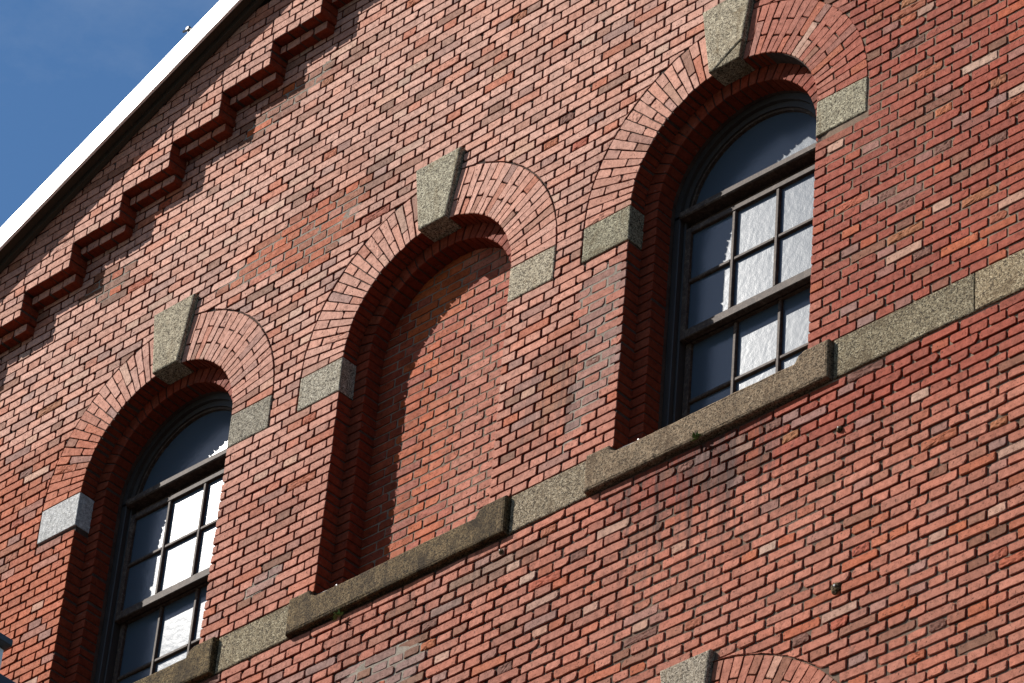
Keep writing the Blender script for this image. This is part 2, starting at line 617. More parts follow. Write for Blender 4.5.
def subtract(iv, a, b):
    out = []
    for p, q in iv:
        if b <= p or a >= q:
            out.append((p, q)); continue
        if a > p:
            out.append((p, a))
        if b < q:
            out.append((b, q))
    return [t for t in out if t[1] - t[0] > 0.012]

def pieces(a, b, pitch, phase):
    """brick cells of the course between a and b; slivers join their neighbour"""
    cuts = [a]
    k = math.ceil((a - phase) / pitch)
    while phase + k * pitch < b - 1e-6:
        c = phase + k * pitch
        if c > a + 0.001:
            cuts.append(c + (uni(-0.004, 0.004) if a + 0.03 < c < b - 0.03 else 0))
        k += 1
    cuts.append(b)
    if len(cuts) > 2 and cuts[1] - cuts[0] < 0.042:
        cuts.pop(1)
    if len(cuts) > 2 and cuts[-1] - cuts[-2] < 0.042:
        cuts.pop(-2)
    return list(zip(cuts[:-1], cuts[1:]))

J = 0.0049   # half joint

def wave(x, z):
    """slow unevenness of the coursing"""
    return 0.004 * noise.noise((x * 0.7, z * 0.7, 0.3)) + 0.0016 * noise.noise((x * 5, z * 9, 5.3))

def rake_limit(x):
    return RAKE_C - RAKE_M * abs(x)

bricks = MB()
def wall_rows():
    for r in range(len(COURSES) - 1):
        za, zb = COURSES[r], COURSES[r + 1]
        zm = (za + zb) / 2
        if za > 4.15:
            continue
        iv = [(XL, XR)]
        edges = []              # openings whose side bricks show their depth
        for w, cx in WX.items():
            if SILL_T - 0.03 < zm < 0:
                iv = subtract(iv, cx - HW, cx + HW)
                edges += [cx - HW, cx + HW]
            for s in (-1, 1):
                dz = DZ[w, s]
                if -ST_H + dz - 0.02 < zm < dz + 0.01:
                    a, b = sorted((cx + s * (HW - 0.01), cx + s * (RO + 0.004)))
                    iv = subtract(iv, a, b)
            if SILL_B - 0.001 < zm < SILL_T + 0.001:
                iv = subtract(iv, cx - SILL_HW, cx + SILL_HW)
            if 0 < zm < RO:
                ch = math.sqrt(max(0, RO * RO - zb * zb)) if zb < RO else 0
                if ch > 0.03:
                    iv = subtract(iv, cx - ch + 0.03, cx + ch - 0.03)
            if RO - 0.02 < zm < 1.163:
                kh = key_half(zm) + 0.004
                iv = subtract(iv, cx - kh, cx + kh)
        if SILL_B - 0.001 < zm < SILL_T + 0.001:
            iv = subtract(iv, -1.45, -0.83); iv = subtract(iv, 0.83, 1.42); iv = subtract(iv, 3.08, XR + 1)
        if LOWZ - 0.01 < zm < LOWZ + LOW_RO:
            ch = math.sqrt(max(0, LOW_RO ** 2 - (zb - LOWZ) ** 2)) if zb - LOWZ < LOW_RO else 0
            if ch > 0.03:
                iv = subtract(iv, LOWX - ch + 0.03, LOWX + ch - 0.03)
            if zm > LOWZ + LOW_RO - 0.02:
                kh = 0.17
                iv = subtract(iv, LOWX - kh, LOWX + kh)
        elif LOWZ + LOW_RO <= zm < -3.331:
            iv = subtract(iv, LOWX - 0.172, LOWX + 0.172)
        elif zm < LOWZ:
            iv = subtract(iv, LOWX - LOW_RI, LOWX + LOW_RI)
            edges += [LOWX - LOW_RI, LOWX + LOW_RI]
        header = (r - I0) % 2 == 0
        for a, b in iv:
            if header:
                cells = pieces(a, b, 0.12, 0.0)
            else:
                cells = pieces(a, b, 0.24, 0.06 + (0.12 if ((r - I0) // 2) % 5 == 3 else 0))
            for x0, x1 in cells:
                # an odd stretcher is a pair of headers and an odd header pair merges, as in old walls
                e0 = any(abs(x0 - e) < 1e-4 for e in edges)
                e1 = any(abs(x1 - e) < 1e-4 for e in edges)
                j0 = 0 if e0 else J * uni(0.7, 1.4)
                j1 = 0 if e1 else J * uni(0.7, 1.4)
                lo, hi = x0 + j0, x1 - j1
                P = [(lo, za + J * uni(0.8, 1.35)), (hi, za + J * uni(0.8, 1.35)), (hi, zb - J * uni(0.8, 1.35)), (lo, zb - J * uni(0.8, 1.35))]
                xm = (x0 + x1) / 2
                if rake_limit(xm) + 0.25 < za:
                    continue
                s = 1 if xm >= 0 else -1
                P = clip(P, s * RAKE_M, 1.0, RAKE_C + 0.01)
                if len(P) < 3:
                    continue
                discs = [(cx, 0.0, RO + 0.006) for cx in WX.values() if zm > 0] + ([(LOWX, LOWZ, LOW_RO + 0.006)] if zm > LOWZ else [])
                cut = False
                for dx, dz, R in discs:
                    if math.hypot(xm - dx, zm - dz) < R + 0.2:
                        Q = resample(P, 0.012)
                        if any(math.hypot(p[0] - dx, p[1] - dz) < R for p in Q):
                            cut = True
                            P = []
                            for p in Q:
                                d = math.hypot(p[0] - dx, p[1] - dz)
                                if d < R:
                                    p = (dx + (p[0] - dx) * R / d, dz + (p[1] - dz) * R / d)
                                P.append(p)
                if cut and abs(area(P)) < 0.0008:
                    continue
                P = [(p[0], p[1] + (0 if cut else wave(p[0], p[1]))) for p in P]
                t = brick_tint(xm, zm)
                sp = 0.0
                redzone = xm > 2.9 and zm > -1.7
                if rnd() < (0.075 if redzone else (0.04 if zm < -1.95 else 0.018)) and not (e0 or e1):
                    sp = uni(0.0025, 0.005)
                    t = (0.28 * uni(.8, 1.1), 0.07 * uni(.8, 1.2), 0.028)
                    if rnd() < 0.3:
                        t = (0.13, 0.048, 0.03)
                dep = 0.113 if (e0 or e1) else 0.022
                w = 1.0 if zm > -1.9 else 1.5
                brick(bricks, P, 0.0, dep, t, wear=w, spall=sp)
wall_rows()

# mortar bed behind the bricks: a sheet with slowly changing recess
def opening_outside(x, z, pad):
    for cx in WX.values():
        if SILL_T - 0.1 < z <= 0 and abs(x - cx) < HW + pad:
            return False
        if z > 0 and math.hypot(x - cx, z) < HW + pad:
            return False
    if math.hypot(x - LOWX, z - LOWZ) < LOW_RI + pad or (z < LOWZ and abs(x - LOWX) < LOW_RI + pad):
        return False
    return True

DARKM, LIGHTM = (0.070, 0.042, 0.032), (0.22, 0.150, 0.105)
def mortar_tint(x, z):
    if repointed(x, z):
        return (0.27, 0.225, 0.18)
    n2 = noise.noise((x * 2.3, z * 2.3, 9.7))
    f = max(sstep(2.75, 3.1, x + 0.12 * n2) * sstep(-2.55, -2.2, z), 0.55 * sstep(0.5, 2.0, x + 0.5 * n2) * sstep(-1.9, -2.4, z))
    return lerp3(DARKM, LIGHTM, f)

def mortar_sheet():
    s = 0.03
    nx = int((XR - XL) / s); nz = int((4.2 - ZLOW) / s)
    idx = {}
    def vid(i, k):
        if (i, k) not in idx:
            x, z = XL + i * s, ZLOW - 0.1 + k * s
            n = noise.noise((x * 1.3, z * 1.3, 20.0))
            y = 0.0115 + 0.004 * n + 0.0022 * noise.noise((x * 16, z * 16, 2.0))
            if repointed(x, z):
                y = 0.0035 + 0.002 * noise.noise((x * 16, z * 16, 2.0))
            if x > 3.0 and z > -1.7:
                y -= 0.0045
            elif x > 1.0 and z < -2.2:
                y -= 0.002
            idx[i, k] = bricks.verts([(x, y, z)])[0]
        return idx[i, k]
    for i in range(nx):
        for k in range(nz):
            x, z = XL + (i + .5) * s, ZLOW - 0.1 + (k + .5) * s
            if z > rake_limit(x) + 0.02 or not opening_outside(x, z, 0.03):
                continue
            bricks.face([vid(i, k), vid(i + 1, k), vid(i + 1, k + 1), vid(i, k + 1)], 1, mortar_tint(x, z))
    # strips that close the bed up to each opening
    def strip(path, pad0, pad1, y):
        pass
    for cx in WX.values():
        pts = outline(cx, HW)
        out = outline(cx, HW + 0.075)
        inn = outline(cx, HW + 0.006)
        for a in range(len(pts) - 1):
            bricks.poly([(*inn[a][:1], 0.0125, inn[a][1]), (out[a][0], 0.0125, out[a][1]), (out[a + 1][0], 0.0125, out[a + 1][1]), (inn[a + 1][0], 0.0125, inn[a + 1][1])], 1)
            # mortar behind the reveal
            bricks.poly([(inn[a][0], 0.0125, inn[a][1]), (inn[a + 1][0], 0.0125, inn[a + 1][1]), (inn[a + 1][0], 0.125, inn[a + 1][1]), (inn[a][0], 0.125, inn[a][1])], 1)
    pts = outline(LOWX, LOW_RI + 0.006, LOWZ, ZLOW)
    out = outline(LOWX, LOW_RI + 0.075, LOWZ, ZLOW)
    for a in range(len(pts) - 1):
        bricks.poly([(pts[a][0], 0.0125, pts[a][1]), (out[a][0], 0.0125, out[a][1]), (out[a + 1][0], 0.0125, out[a + 1][1]), (pts[a + 1][0], 0.0125, pts[a + 1][1])], 1)
        bricks.poly([(pts[a][0], 0.0125, pts[a][1]), (pts[a + 1][0], 0.0125, pts[a + 1][1]), (pts[a + 1][0], 0.2, pts[a + 1][1]), (pts[a][0], 0.2, pts[a][1])], 1)

def outline(cx, w, zc=0.0, zb=None, n=40):
    zb = SILL_T - 0.06 if zb is None else zb
    L = [(cx - w, zb)]
    for i in range(n + 1):
        a = math.pi - math.pi * i / n
        L.append((cx + w * math.cos(a), zc + w * math.sin(a)))
    L.append((cx + w, zb))
    return L
mortar_sheet()

# ------------------------------------------------------------------ the building
building = empty("brick_building",
                 "red brick gable wall with three arched recesses, grey granite trim and a white roof edge",
                 "building", (0, 0, 0))
wall = bricks.build("brick_wall", [M_BRICK, M_MORTAR], building)

# plain continuation of the wall beyond the laid bricks, the sides and the back of the building
body = MB()
GX0, GX1 = -11.0, 11.0
def zr(x): return RAKE_C - RAKE_M * abs(x)
def panel(x0, x1, z0a, z0b, z1a, z1b, y=0.0115):
    body.poly([(x0, y, z0a), (x1, y, z0b), (x1, y, z1b), (x0, y, z1a)])
panel(GX0, XL, -BASE, -BASE, zr(GX0), zr(XL))
panel(XR, GX1, -BASE, -BASE, zr(XR), zr(GX1))
panel(XL, XR, -BASE, -BASE, ZLOW - 0.05, ZLOW - 0.05)
body.poly([(GX0, 0.0115, -BASE), (GX0, 25, -BASE), (GX0, 25, zr(GX0)), (GX0, 0.0115, zr(GX0))])
body.poly([(GX1, 0.0115, -BASE), (GX1, 25, -BASE), (GX1, 25, zr(GX1)), (GX1, 0.0115, zr(GX1))])
body.poly([(GX0, 25, -BASE), (GX1, 25, -BASE), (GX1, 25, zr(GX1)), (0, 25, zr(0)), (GX0, 25, zr(GX0))])
body.poly([(XL, 0.5, ZLOW - 0.2), (XR, 0.5, ZLOW - 0.2), (XR, 0.5, zr(XR)), (0, 0.5, zr(0)), (XL, 0.5, zr(XL))])
body.build("plain_wall", [M_FAR], building)

# ------------------------------------------------------------------ corbelled steps under the roof edge
def corbel(sign):
    corb = MB()
    def put(x0, x1, za, zb, yf, depth, x_open):
        lo, hi = x0 + J, x1 - (0 if abs(x1 - x_open) < 1e-5 else J)
        P = [(lo, za + J), (hi, za + J), (hi, zb - J), (lo, zb - J)]
        P = clip(P, -RAKE_M, 1.0, RAKE_C + 0.02)
        if len(P) < 3:
            return
        t = brick_tint((x0 + x1) / 2, (za + zb) / 2, 'corbel')
        t = lerp3(t, (0.36, 0.145, 0.09), 0.35)
        P = [(sign * p[0], p[1]) for p in P]
        brick(corb, P, yf, depth, t, wear=1.0, spall=0.006 if rnd() < 0.02 else 0)
    c = CORB_DZ / 3
    for k in range(-6, 8):
        xk = CORB_X0 + k * CORB_DX
        zk = CORB_Z0 + k * CORB_DZ
        if xk > -0.3:
            break
        for row in range(3):
            za, zb = zk + row * c, zk + (row + 1) * c
            xl = (za - RAKE_C) / RAKE_M - 0.1
            xs = xk - CORB_DX
            # face tier
            if row == 1:
                cells = [(xs - 0.02, xk - 0.24), (xk - 0.24, xk)]
            elif row == 0:
                cells = [(xs, xk - 0.305), (xk - 0.305, xk - 0.185), (xk - 0.185, xk - 0.065), (xk - 0.065, xk)]
            else:
                cells = [(xs - 0.02, xk - 0.305), (xk - 0.305, xk - 0.185), (xk - 0.185, xk - 0.065), (xk - 0.065, xk)]
            a = cells[0][0]
            hdr = (k * 3 + row) % 2 == 0
            left = pieces(xl, a, 0.12 if hdr else 0.24, 0.03 if hdr else 0.09)
            for x0, x1 in left + cells:
                put(x0, x1, za, zb, -0.145, 0.149, xk)
            # second tier: one course lower, set back half a brick
            if row == 0:
                for x0, x1 in pieces(xk - CORB_DX, xk - 0.012, 0.12, xk - 0.012):
                    put(x0, x1, za - c, za, -0.072, 0.076, xk - 0.012)
        # mortar in the joints
        X0, X1 = sorted((sign * (zk / RAKE_M - RAKE_C / RAKE_M - 0.2), sign * (xk - 0.008)))
        corb.box(X0, X1, -0.136, 0.004, zk + 0.008, zk + CORB_DZ + 0.004, 1)
        X0, X1 = sorted((sign * (xk - CORB_DX), sign * (xk - 0.02)))
        corb.box(X0, X1, -0.063, 0.005, zk - c + 0.008, zk + 0.006, 1)
    corb.build("corbelled_brick_steps", [M_BRICK, M_MORTAR], building)
for sg in (1, -1):
    corbel(sg)

# ------------------------------------------------------------------ stone blocks
def stone(mb, poly, y0, y1, rough=0.004, cell=0.035, bevel=0.006, tint=(1, 1, 1), sag=None):
    """block of dressed stone: outline poly (x, z), front at y0, back at y1, worn front surface and edges"""
    if tint == (1, 1, 1):
        k = uni(0.82, 1.12)
        tint = (k * uni(0.98, 1.05), k, k * uni(0.88, 1.0))
    if area(poly) < 0:
        poly = poly[::-1]
    q = resample(poly, cell)
    n = len(q)
    cx = sum(p[0] for p in q) / n; cz = sum(p[1] for p in q) / n
    def nz(p, s):
        return noise.noise((p[0] * 9 + 40, p[1] * 9, s)) + 0.5 * noise.noise((p[0] * 30, p[1] * 30, s + 4))
    def push(p, d):
        out = []
        return out
    # inward offset ring by averaging edge normals
    def offset(poly, d):
        res = []
        m = len(poly)
        for i in range(m):
            a, p, b = poly[i - 1], poly[i], poly[(i + 1) % m]
            e1 = (p[0] - a[0], p[1] - a[1]); e2 = (b[0] - p[0], b[1] - p[1])
            l1 = math.hypot(*e1) or 1; l2 = math.hypot(*e2) or 1
            nx = -(e1[1] / l1 + e2[1] / l2); nz_ = e1[0] / l1 + e2[0] / l2
            l = math.hypot(nx, nz_) or 1
            k = d / max(0.5, (l / 2))
            res.append((p[0] + nx / l * k, p[1] + nz_ / l * k))
        return res
    q = [(p[0] + rough * 0.35 * nz(p, 1.0), p[1] + rough * 0.35 * nz(p, 2.0)) for p in q]
    r_back = mb.verts([(p[0], y1, p[1]) for p in q])
    r_edge = mb.verts([(p[0], y0 + bevel, p[1]) for p in q])
    i1 = offset(q, bevel * 0.45)
    r_b1 = mb.verts([(p[0], y0 + bevel * 0.35, p[1]) for p in i1])
    i2 = offset(q, bevel * 1.3)
    r_b2 = mb.verts([(p[0], y0 + rough * 0.3 * nz(p, 3.0), p[1]) for p in i2])
    for a, b in ((r_back, r_edge), (r_edge, r_b1), (r_b1, r_b2)):
        for i in range(n):
            j = (i + 1) % n
            mb.face([a[i], a[j], b[j], b[i]], 0, tint)
    mb.face(r_back[::-1], 0, tint)
    # gridded front
    tri = geometry.tessellate_polygon([[Vector((p[0], p[1], 0)) for p in i2]])
    for t3 in tri:
        mb.face([r_b2[k] for k in t3], 0, tint)

# ------------------------------------------------------------------ arches
def voussoir(mb, cx, cz, r0, r1, a0, a1, gap, yf, depth, tint, spall=0.0, wear=0.8):
    """one radial brick between angles a0 and a1 (a0 < a1)"""
    def pt(r, a, off):
        return (cx + r * math.cos(a) - off * math.sin(a), cz + r * math.sin(a) + off * math.cos(a))
    P = [pt(r0, a0, gap), pt(r1, a0, gap), pt(r1, a1, -gap), pt(r0, a1, -gap)]
    brick(mb, P, yf, depth, tint, wear=wear, spall=spall, step=0.06)

def arch_ring(mb, cx, cz, ri, ro, n, key_i, s, dz, start=0.0, rows=3):
    """half a ring on side s, from the impost (dz above the springing) to the keystone"""
    a_end = math.pi / 2 - math.atan2(key_i * 1.02, ri)
    a_beg = start
    for i in range(n):
        t0, t1 = a_beg + (a_end - a_beg) * i / n, a_beg + (a_end - a_beg) * (i + 1) / n
        lift = dz * (1 - (i + 0.5) / n)
        if s < 0:
            b0, b1 = math.pi - t1, math.pi - t0
        else:
            b0, b1 = t0, t1
        L = ro - ri
        hd, sd = L * 0.345, L * 0.655
        if i % 2 == 0:
            cuts = [ri, ri + hd, ro]
        else:
            cuts = [ri, ri + sd, ro]
        cuts[1] += uni(-0.008, 0.008)
        for q in range(len(cuts) - 1):
            r0, r1 = cuts[q], cuts[q + 1]
            r0 += 0 if q == 0 else 0.004
            r1 -= 0.004 if q < len(cuts) - 2 else 0.002
            am = (b0 + b1) / 2
            xm, zm = cx + (r0 + r1) / 2 * math.cos(am), cz + (r0 + r1) / 2 * math.sin(am)
            t = brick_tint(xm, zm, 'arch')
            t = lerp3(t, (0.32, 0.115, 0.07), 0.15)
            voussoir(mb, cx, cz + lift, r0, r1, b0, b1, 0.0034, 0.0, 0.113 if q == 0 else 0.03, t,
                     spall=0.005 if rnd() < 0.03 else 0, wear=0.9)

def ring_bricks(rg, cx):
    # second ring, set back one brick
    n = 30
    for i in range(n):
        a0, a1 = math.pi * i / n, math.pi * (i + 1) / n
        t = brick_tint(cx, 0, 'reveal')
        voussoir(rg, cx, 0, IW, HW + 0.012, a0, a1, 0.004, 0.115, 0.118, t, wear=0.9)
    for r in range(len(COURSES) - 1):
        za, zb = COURSES[r], COURSES[r + 1]
        if not (SILL_T - 0.08 < (za + zb) / 2 < 0):
            continue
        for s in (-1, 1):
            a, b = sorted((cx + s * IW, cx + s * (HW + 0.012)))
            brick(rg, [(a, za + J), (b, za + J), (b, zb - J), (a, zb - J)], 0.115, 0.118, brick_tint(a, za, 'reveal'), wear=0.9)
    # bed of the ring and of its reveal
    inn, out = outline(cx, IW + 0.006), outline(cx, HW + 0.02)
    for a in range(len(inn) - 1):
        p, q, u, v = inn[a], out[a], out[a + 1], inn[a + 1]
        rg.poly([(p[0], 0.1235, p[1]), (q[0], 0.1235, q[1]), (u[0], 0.1235, u[1]), (v[0], 0.1235, v[1])], 1)
        rg.poly([(p[0], 0.1235, p[1]), (v[0], 0.1235, v[1]), (v[0], 0.36, v[1]), (p[0], 0.36, p[1])], 1)

def arch_surround(which, stones):
    cx = WX[which]
    rg = MB()
    ring_bricks(rg, cx)
    o = rg.build("arched_recess", [M_BRICK, M_MORTAR], building)
    for s in (-1, 1):
        mb = MB()
        arch_ring(mb, cx, 0.0, HW, RO, 21, 0.11, s, DZ[which, s])
        mb.build("arch_half", [M_BRICK, M_MORTAR], o)
    # imposts and keystone
    for s in (-1, 1):
        dz = DZ[which, s]
        st = MB()
        a, b = sorted((cx + s * HW, cx + s * (RO - 0.002)))
        stone(st, [(a, -ST_H + dz), (b, -ST_H + dz), (b, dz - 0.004), (a, dz - 0.004)], -0.003, 0.117,
              rough=0.004 if which != 'left' or s > 0 else 0.0008, bevel=0.006 if which != 'left' or s > 0 else 0.003,
              tint=(1.12, 1.10, 1.06) if which == 'left' and s < 0 else (1, 1, 1))
        q = st.build("impost_stone", [M_STONE_NEW if (which == 'left' and s < 0) else M_STONE], o)
        if which == 'left' and s < 0:
            q["label"] = "pale smooth new impost stone"
    st = MB()
    dz = -0.008
    if which == 'right':
        # cracked across its lower right corner
        stone(st, [(cx - 0.110, 0.664 + dz), (cx - 0.075, 0.667 + dz), (cx + 0.128, 0.792 + dz), (cx + 0.184, 1.163 + dz), (cx - 0.184, 1.163 + dz)], -0.034, 0.115, bevel=0.007)
        stone(st, [(cx - 0.068, 0.667 + dz), (cx + 0.110, 0.664 + dz), (cx + 0.126, 0.785 + dz)], -0.029, 0.115, bevel=0.004)
    else:
        stone(st, [(cx - 0.110, 0.664 + dz), (cx + 0.110, 0.664 + dz), (cx + 0.184, 1.163 + dz), (cx - 0.184, 1.163 + dz)], -0.034, 0.115, bevel=0.007)
    st.build("keystone", [M_STONE], o)
    return o

for w in WX:
    arch_surround(w, None)

# blind infill of the middle arch
inf = MB()
for r in range(len(COURSES) - 1):
    za, zb = COURSES[r], COURSES[r + 1]
    zm = (za + zb) / 2
    if not (SILL_T - 0.08 < zm < IW + 0.02):
        continue
    hw = IW + 0.02 if zm < 0 else math.sqrt(max(0.0, (IW + 0.02) ** 2 - max(0, za) ** 2))
    if hw < 0.05:
        continue
    hdr = (r - I0) % 2 == 1
    for x0, x1 in pieces(-hw, hw, 0.12 if hdr else 0.24, 0.03 if hdr else 0.09):
        P = [(x0 + J, za + J), (x1 - J, za + J), (x1 - J, zb - J), (x0 + J, zb - J)]
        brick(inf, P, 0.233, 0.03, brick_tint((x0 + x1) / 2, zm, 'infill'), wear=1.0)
ip = outline(0, IW + 0.03)
inf.poly([(p[0], 0.2375, p[1]) for p in ip], 1, (0.20, 0.145, 0.105))
inf.build("blind_arch_infill", [M_BRICK, M_MORTAR], building)

# lower arch whose crown shows at the bottom of the wall
li = MB()
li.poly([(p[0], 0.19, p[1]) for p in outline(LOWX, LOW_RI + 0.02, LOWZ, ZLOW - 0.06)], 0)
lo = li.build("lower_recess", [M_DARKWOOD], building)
for s in (-1, 1):
    la = MB()
    arch_ring(la, LOWX, LOWZ, LOW_RI, LOW_RO, 26, 0.11, s, 0.0)
    la.build("arch_half", [M_BRICK, M_MORTAR], lo)
st = MB()
stone(st, [(LOWX - 0.125, LOWZ + LOW_RI - 0.01), (LOWX + 0.105, LOWZ + LOW_RI - 0.01), (LOWX + 0.155, -3.335), (LOWX - 0.180, -3.335)], -0.03, 0.115, bevel=0.008)
st.build("keystone", [M_STONE], lo)

# ------------------------------------------------------------------ sills and string course
def sill(cx, material, label=None):
    st = MB()
    hw = SILL_HW - 0.004
    T, B = SILL_T - 0.006, SILL_B + 0.004
    # front outline: worn ledge dips between the jambs
    P = [(cx - hw, B), (cx + hw, B), (cx + hw, T), (cx + HW + 0.005, T), (cx + HW - 0.035, T - 0.018), (cx + HW - 0.060, T - 0.058),
         (cx + 0.2, T - 0.054), (cx - 0.25, T - 0.060), (cx - HW + 0.09, T - 0.060), (cx - HW + 0.045, T - 0.056), (cx - HW + 0.012, T - 0.034), (cx - HW - 0.004, T), (cx - hw, T)]
    stone(st, P, -0.038, 0.06, rough=0.008, bevel=0.012)
    # sloping weathering up to the frame
    tp = [(cx - HW + 0.004, 0.058, T - 0.062), (cx + HW - 0.004, 0.058, T - 0.062), (cx + HW - 0.004, 0.34, T - 0.02), (cx - HW + 0.004, 0.34, T - 0.02)]
    st.poly(tp)
    st.poly([tp[0], tp[1], (tp[1][0], tp[1][1], B), (tp[0][0], tp[0][1], B)])
    o = st.build("window_sill", [material], building)
    if label:
        o["label"] = label
    return o
sill(WX['left'], M_STONE_DARK, "dark brown stained granite sill")
sill(WX['blind'], M_STONE_DARK, "stained granite sill under the blind arch")
sill(WX['right'], M_STONE_SILL, "tan granite sill with a chipped right end")
def band(x0, x1):
    st = MB()
    stone(st, [(x0, SILL_B + 0.002), (x1, SILL_B + 0.002), (x1, SILL_T - 0.004), (x0, SILL_T - 0.004)], -0.002, 0.08, rough=0.007, bevel=0.006)
    st.build("string_course_stone", [M_STONE_BAND], building)
band(WX['left'] + SILL_HW + 0.006, WX['blind'] - SILL_HW - 0.004)
band(WX['blind'] + SILL_HW + 0.006, WX['right'] - SILL_HW - 0.004)
band(WX['right'] + SILL_HW + 0.006, 3.996)
band(4.0, XR)
band(XL, WX['left'] - SILL_HW - 0.004)

# ------------------------------------------------------------------ windows
def arc_band(mb, cx, r0, r1, y0, y1, n=36, mi=0):
    """half ring frame with its face at y0"""
    for i in range(n):
        a0, a1 = math.pi * i / n, math.pi * (i + 1) / n
        def P(r, a, y): return (cx + r * math.cos(a), y, r * math.sin(a))
        mb.poly([P(r0, a0, y0), P(r1, a0, y0), P(r1, a1, y0), P(r0, a1, y0)], mi)
        mb.poly([P(r0, a0, y0), P(r0, a1, y0), P(r0, a1, y1), P(r0, a0, y1)], mi)

def pane(name, cx, x0, x1, z0, z1, y, parent, arch=None):
    mb = MB()
    s = 0.011
    nx, nz = max(2, int((x1 - x0) / s)), max(2, int((z1 - z0) / s))
    idx = {}
    def vid(i, k):
        if (i, k) not in idx:
            x, z = x0 + (x1 - x0) * i / nx, z0 + (z1 - z0) * k / nz
            yy = y + 0.0002 * noise.noise((x * 40, z * 40, cx)) + 0.00022 * noise.noise((x * 90, z * 90, cx + 3))
            idx[i, k] = mb.verts([(x, yy, z)])[0]
        return idx[i, k]
    for i in range(nx):
        for k in range(nz):
            x, z = x0 + (x1 - x0) * (i + .5) / nx, z0 + (z1 - z0) * (k + .5) / nz
            if arch and math.hypot(x - cx, z) > arch:
                continue
            mb.face([vid(i, k), vid(i + 1, k), vid(i + 1, k + 1), vid(i, k + 1)])
    return mb.build(name, [M_GLASS], parent, smooth=True, recalc=False)

def window(which):
    cx = WX[which]
    f = MB()
    zb = SILL_T - 0.06
    # outer frame and its arched head
    for s in (-1, 1):
        a, b = sorted((cx + s * 0.528, cx + s * (IW + 0.004)))
        f.box(a, b, 0.262, 0.42, zb, 0.02, 0, bev=0.004)
        a, b = sorted((cx + s * 0.512, cx + s * 0.5275))
        f.box(a, b, 0.296, 0.42, zb, 0.0, 0, bev=0.003)
    arc_band(f, cx, 0.535, IW + 0.004, 0.262, 0.30)
    arc_band(f, cx, 0.500, 0.5352, 0.288, 0.36)
    f.box(cx - 0.53, cx + 0.53, 0.33, 0.46, zb, SILL_T - 0.02, 0, bev=0.004)
    win = f.build("window", [M_DARKWOOD], building)
    # fanlight bead
    b = MB(); arc_band(b, cx, 0.484, 0.4995, 0.301, 0.36)
    b.build("fanlight_frame", [M_WOOD], win)
    # transom: weathered ledge over a darker rail
    t = MB()
    t.box(cx - 0.527, cx + 0.527, 0.246, 0.40, -0.016, 0.034, 0, bev=0.008)
    t.box(cx - 0.511, cx + 0.511, 0.330, 0.40, -0.090, -0.0165, 0, bev=0.004)
    t.build("transom", [M_WOOD], win)
    pane("pane", cx, cx - 0.495, cx + 0.495, 0.03, 0.495, 0.322, win, arch=0.496)
    # sashes
    def sash(name, yf, zt, zbt, top_h, bot_h):
        s_ = MB()
        W = 0.510
        st_w = 0.040
        for s in (-1, 1):
            a, b = sorted((cx + s * (W - st_w), cx + s * W))
            s_.box(a, b, yf, yf + 0.0435, zbt, zt, 0, bev=0.004)
        s_.box(cx - W + st_w, cx + W - st_w, yf + 0.001, yf + 0.041, zt - top_h, zt, 0, bev=0.004)
        s_.box(cx - W + st_w, cx + W - st_w, yf - 0.002, yf + 0.043, zbt, zbt + bot_h, 0, bev=0.005)
        for k in (-1, 1):
            s_.box(cx + k * 0.157 - 0.0125, cx + k * 0.157 + 0.0125, yf + 0.003, yf + 0.040, zbt + bot_h, zt - top_h, 0, bev=0.005)
        zm = (zt - top_h + zbt + bot_h) / 2
        for a, b in ((-0.470, -0.170), (-0.144, 0.144), (0.170, 0.470)):
            s_.box(cx + a, cx + b, yf + 0.0045, yf + 0.0385, zm - 0.0125, zm + 0.0125, 0, bev=0.005)
        o = s_.build(name, [M_WOOD], win)
        pane("pane", cx, cx - 0.475, cx + 0.475, zbt + bot_h - 0.004, zt - top_h + 0.004, yf + 0.023, win)
        return o
    sash("upper_sash", 0.292, -0.072, -0.868, 0.040, 0.060)
    sash("lower_sash", 0.346, -0.815, SILL_T - 0.03, 0.050, 0.055)
    return win
window('left')
window('right')

# ------------------------------------------------------------------ roof edge
def rake(sign):
    rf = MB()
    m = RAKE_M
    def z_at(x, c): return c - m * abs(x)
    xa, xb = 0.0, sign * 11.6
    def slab(mb, y0, y1, c0, c1, mi=0, n=1):
        # parallelogram prism following the slope, c0 lower and c1 upper intercepts
        for i in range(n):
            xs, xe = xa + (xb - xa) * i / n, xa + (xb - xa) * (i + 1) / n
            p = []
            for x in (xs, xe):
                w0 = 0.004 * noise.noise((x * 1.7, c0, 2.2)) if n > 1 else 0
                for y in (y0, y1):
                    p.append((x, y, z_at(x, c0) + w0)); p.append((x, y, z_at(x, c1)))
            i_ = mb.verts(p)
            for q in ((0, 1, 5, 4), (2, 6, 7, 3), (0, 4, 6, 2), (1, 3, 7, 5), (0, 2, 3, 1), (4, 5, 7, 6)):
                mb.face([i_[k] for k in q], mi)
    return slab, rf
for sg in (-1, 1):
    slab, rf = rake(sg)
    slab(rf, -0.285, -0.265, 4.162, 4.366, n=40)
    rf.build("white_roof_edge", [M_WHITE], building)
    slab, sf = rake(sg)
    slab(sf, -0.2645, 0.03, 4.206, 4.236)
    slab(sf, -0.186, -0.152, 4.150, 4.2045, n=40)
    sf.build("soffit", [M_SOFFIT], building)
    slab, rr = rake(sg)
    slab(rr, -0.264, 25.2, 4.237, 4.370)
    rr.build("roof", [M_ROOF], building)

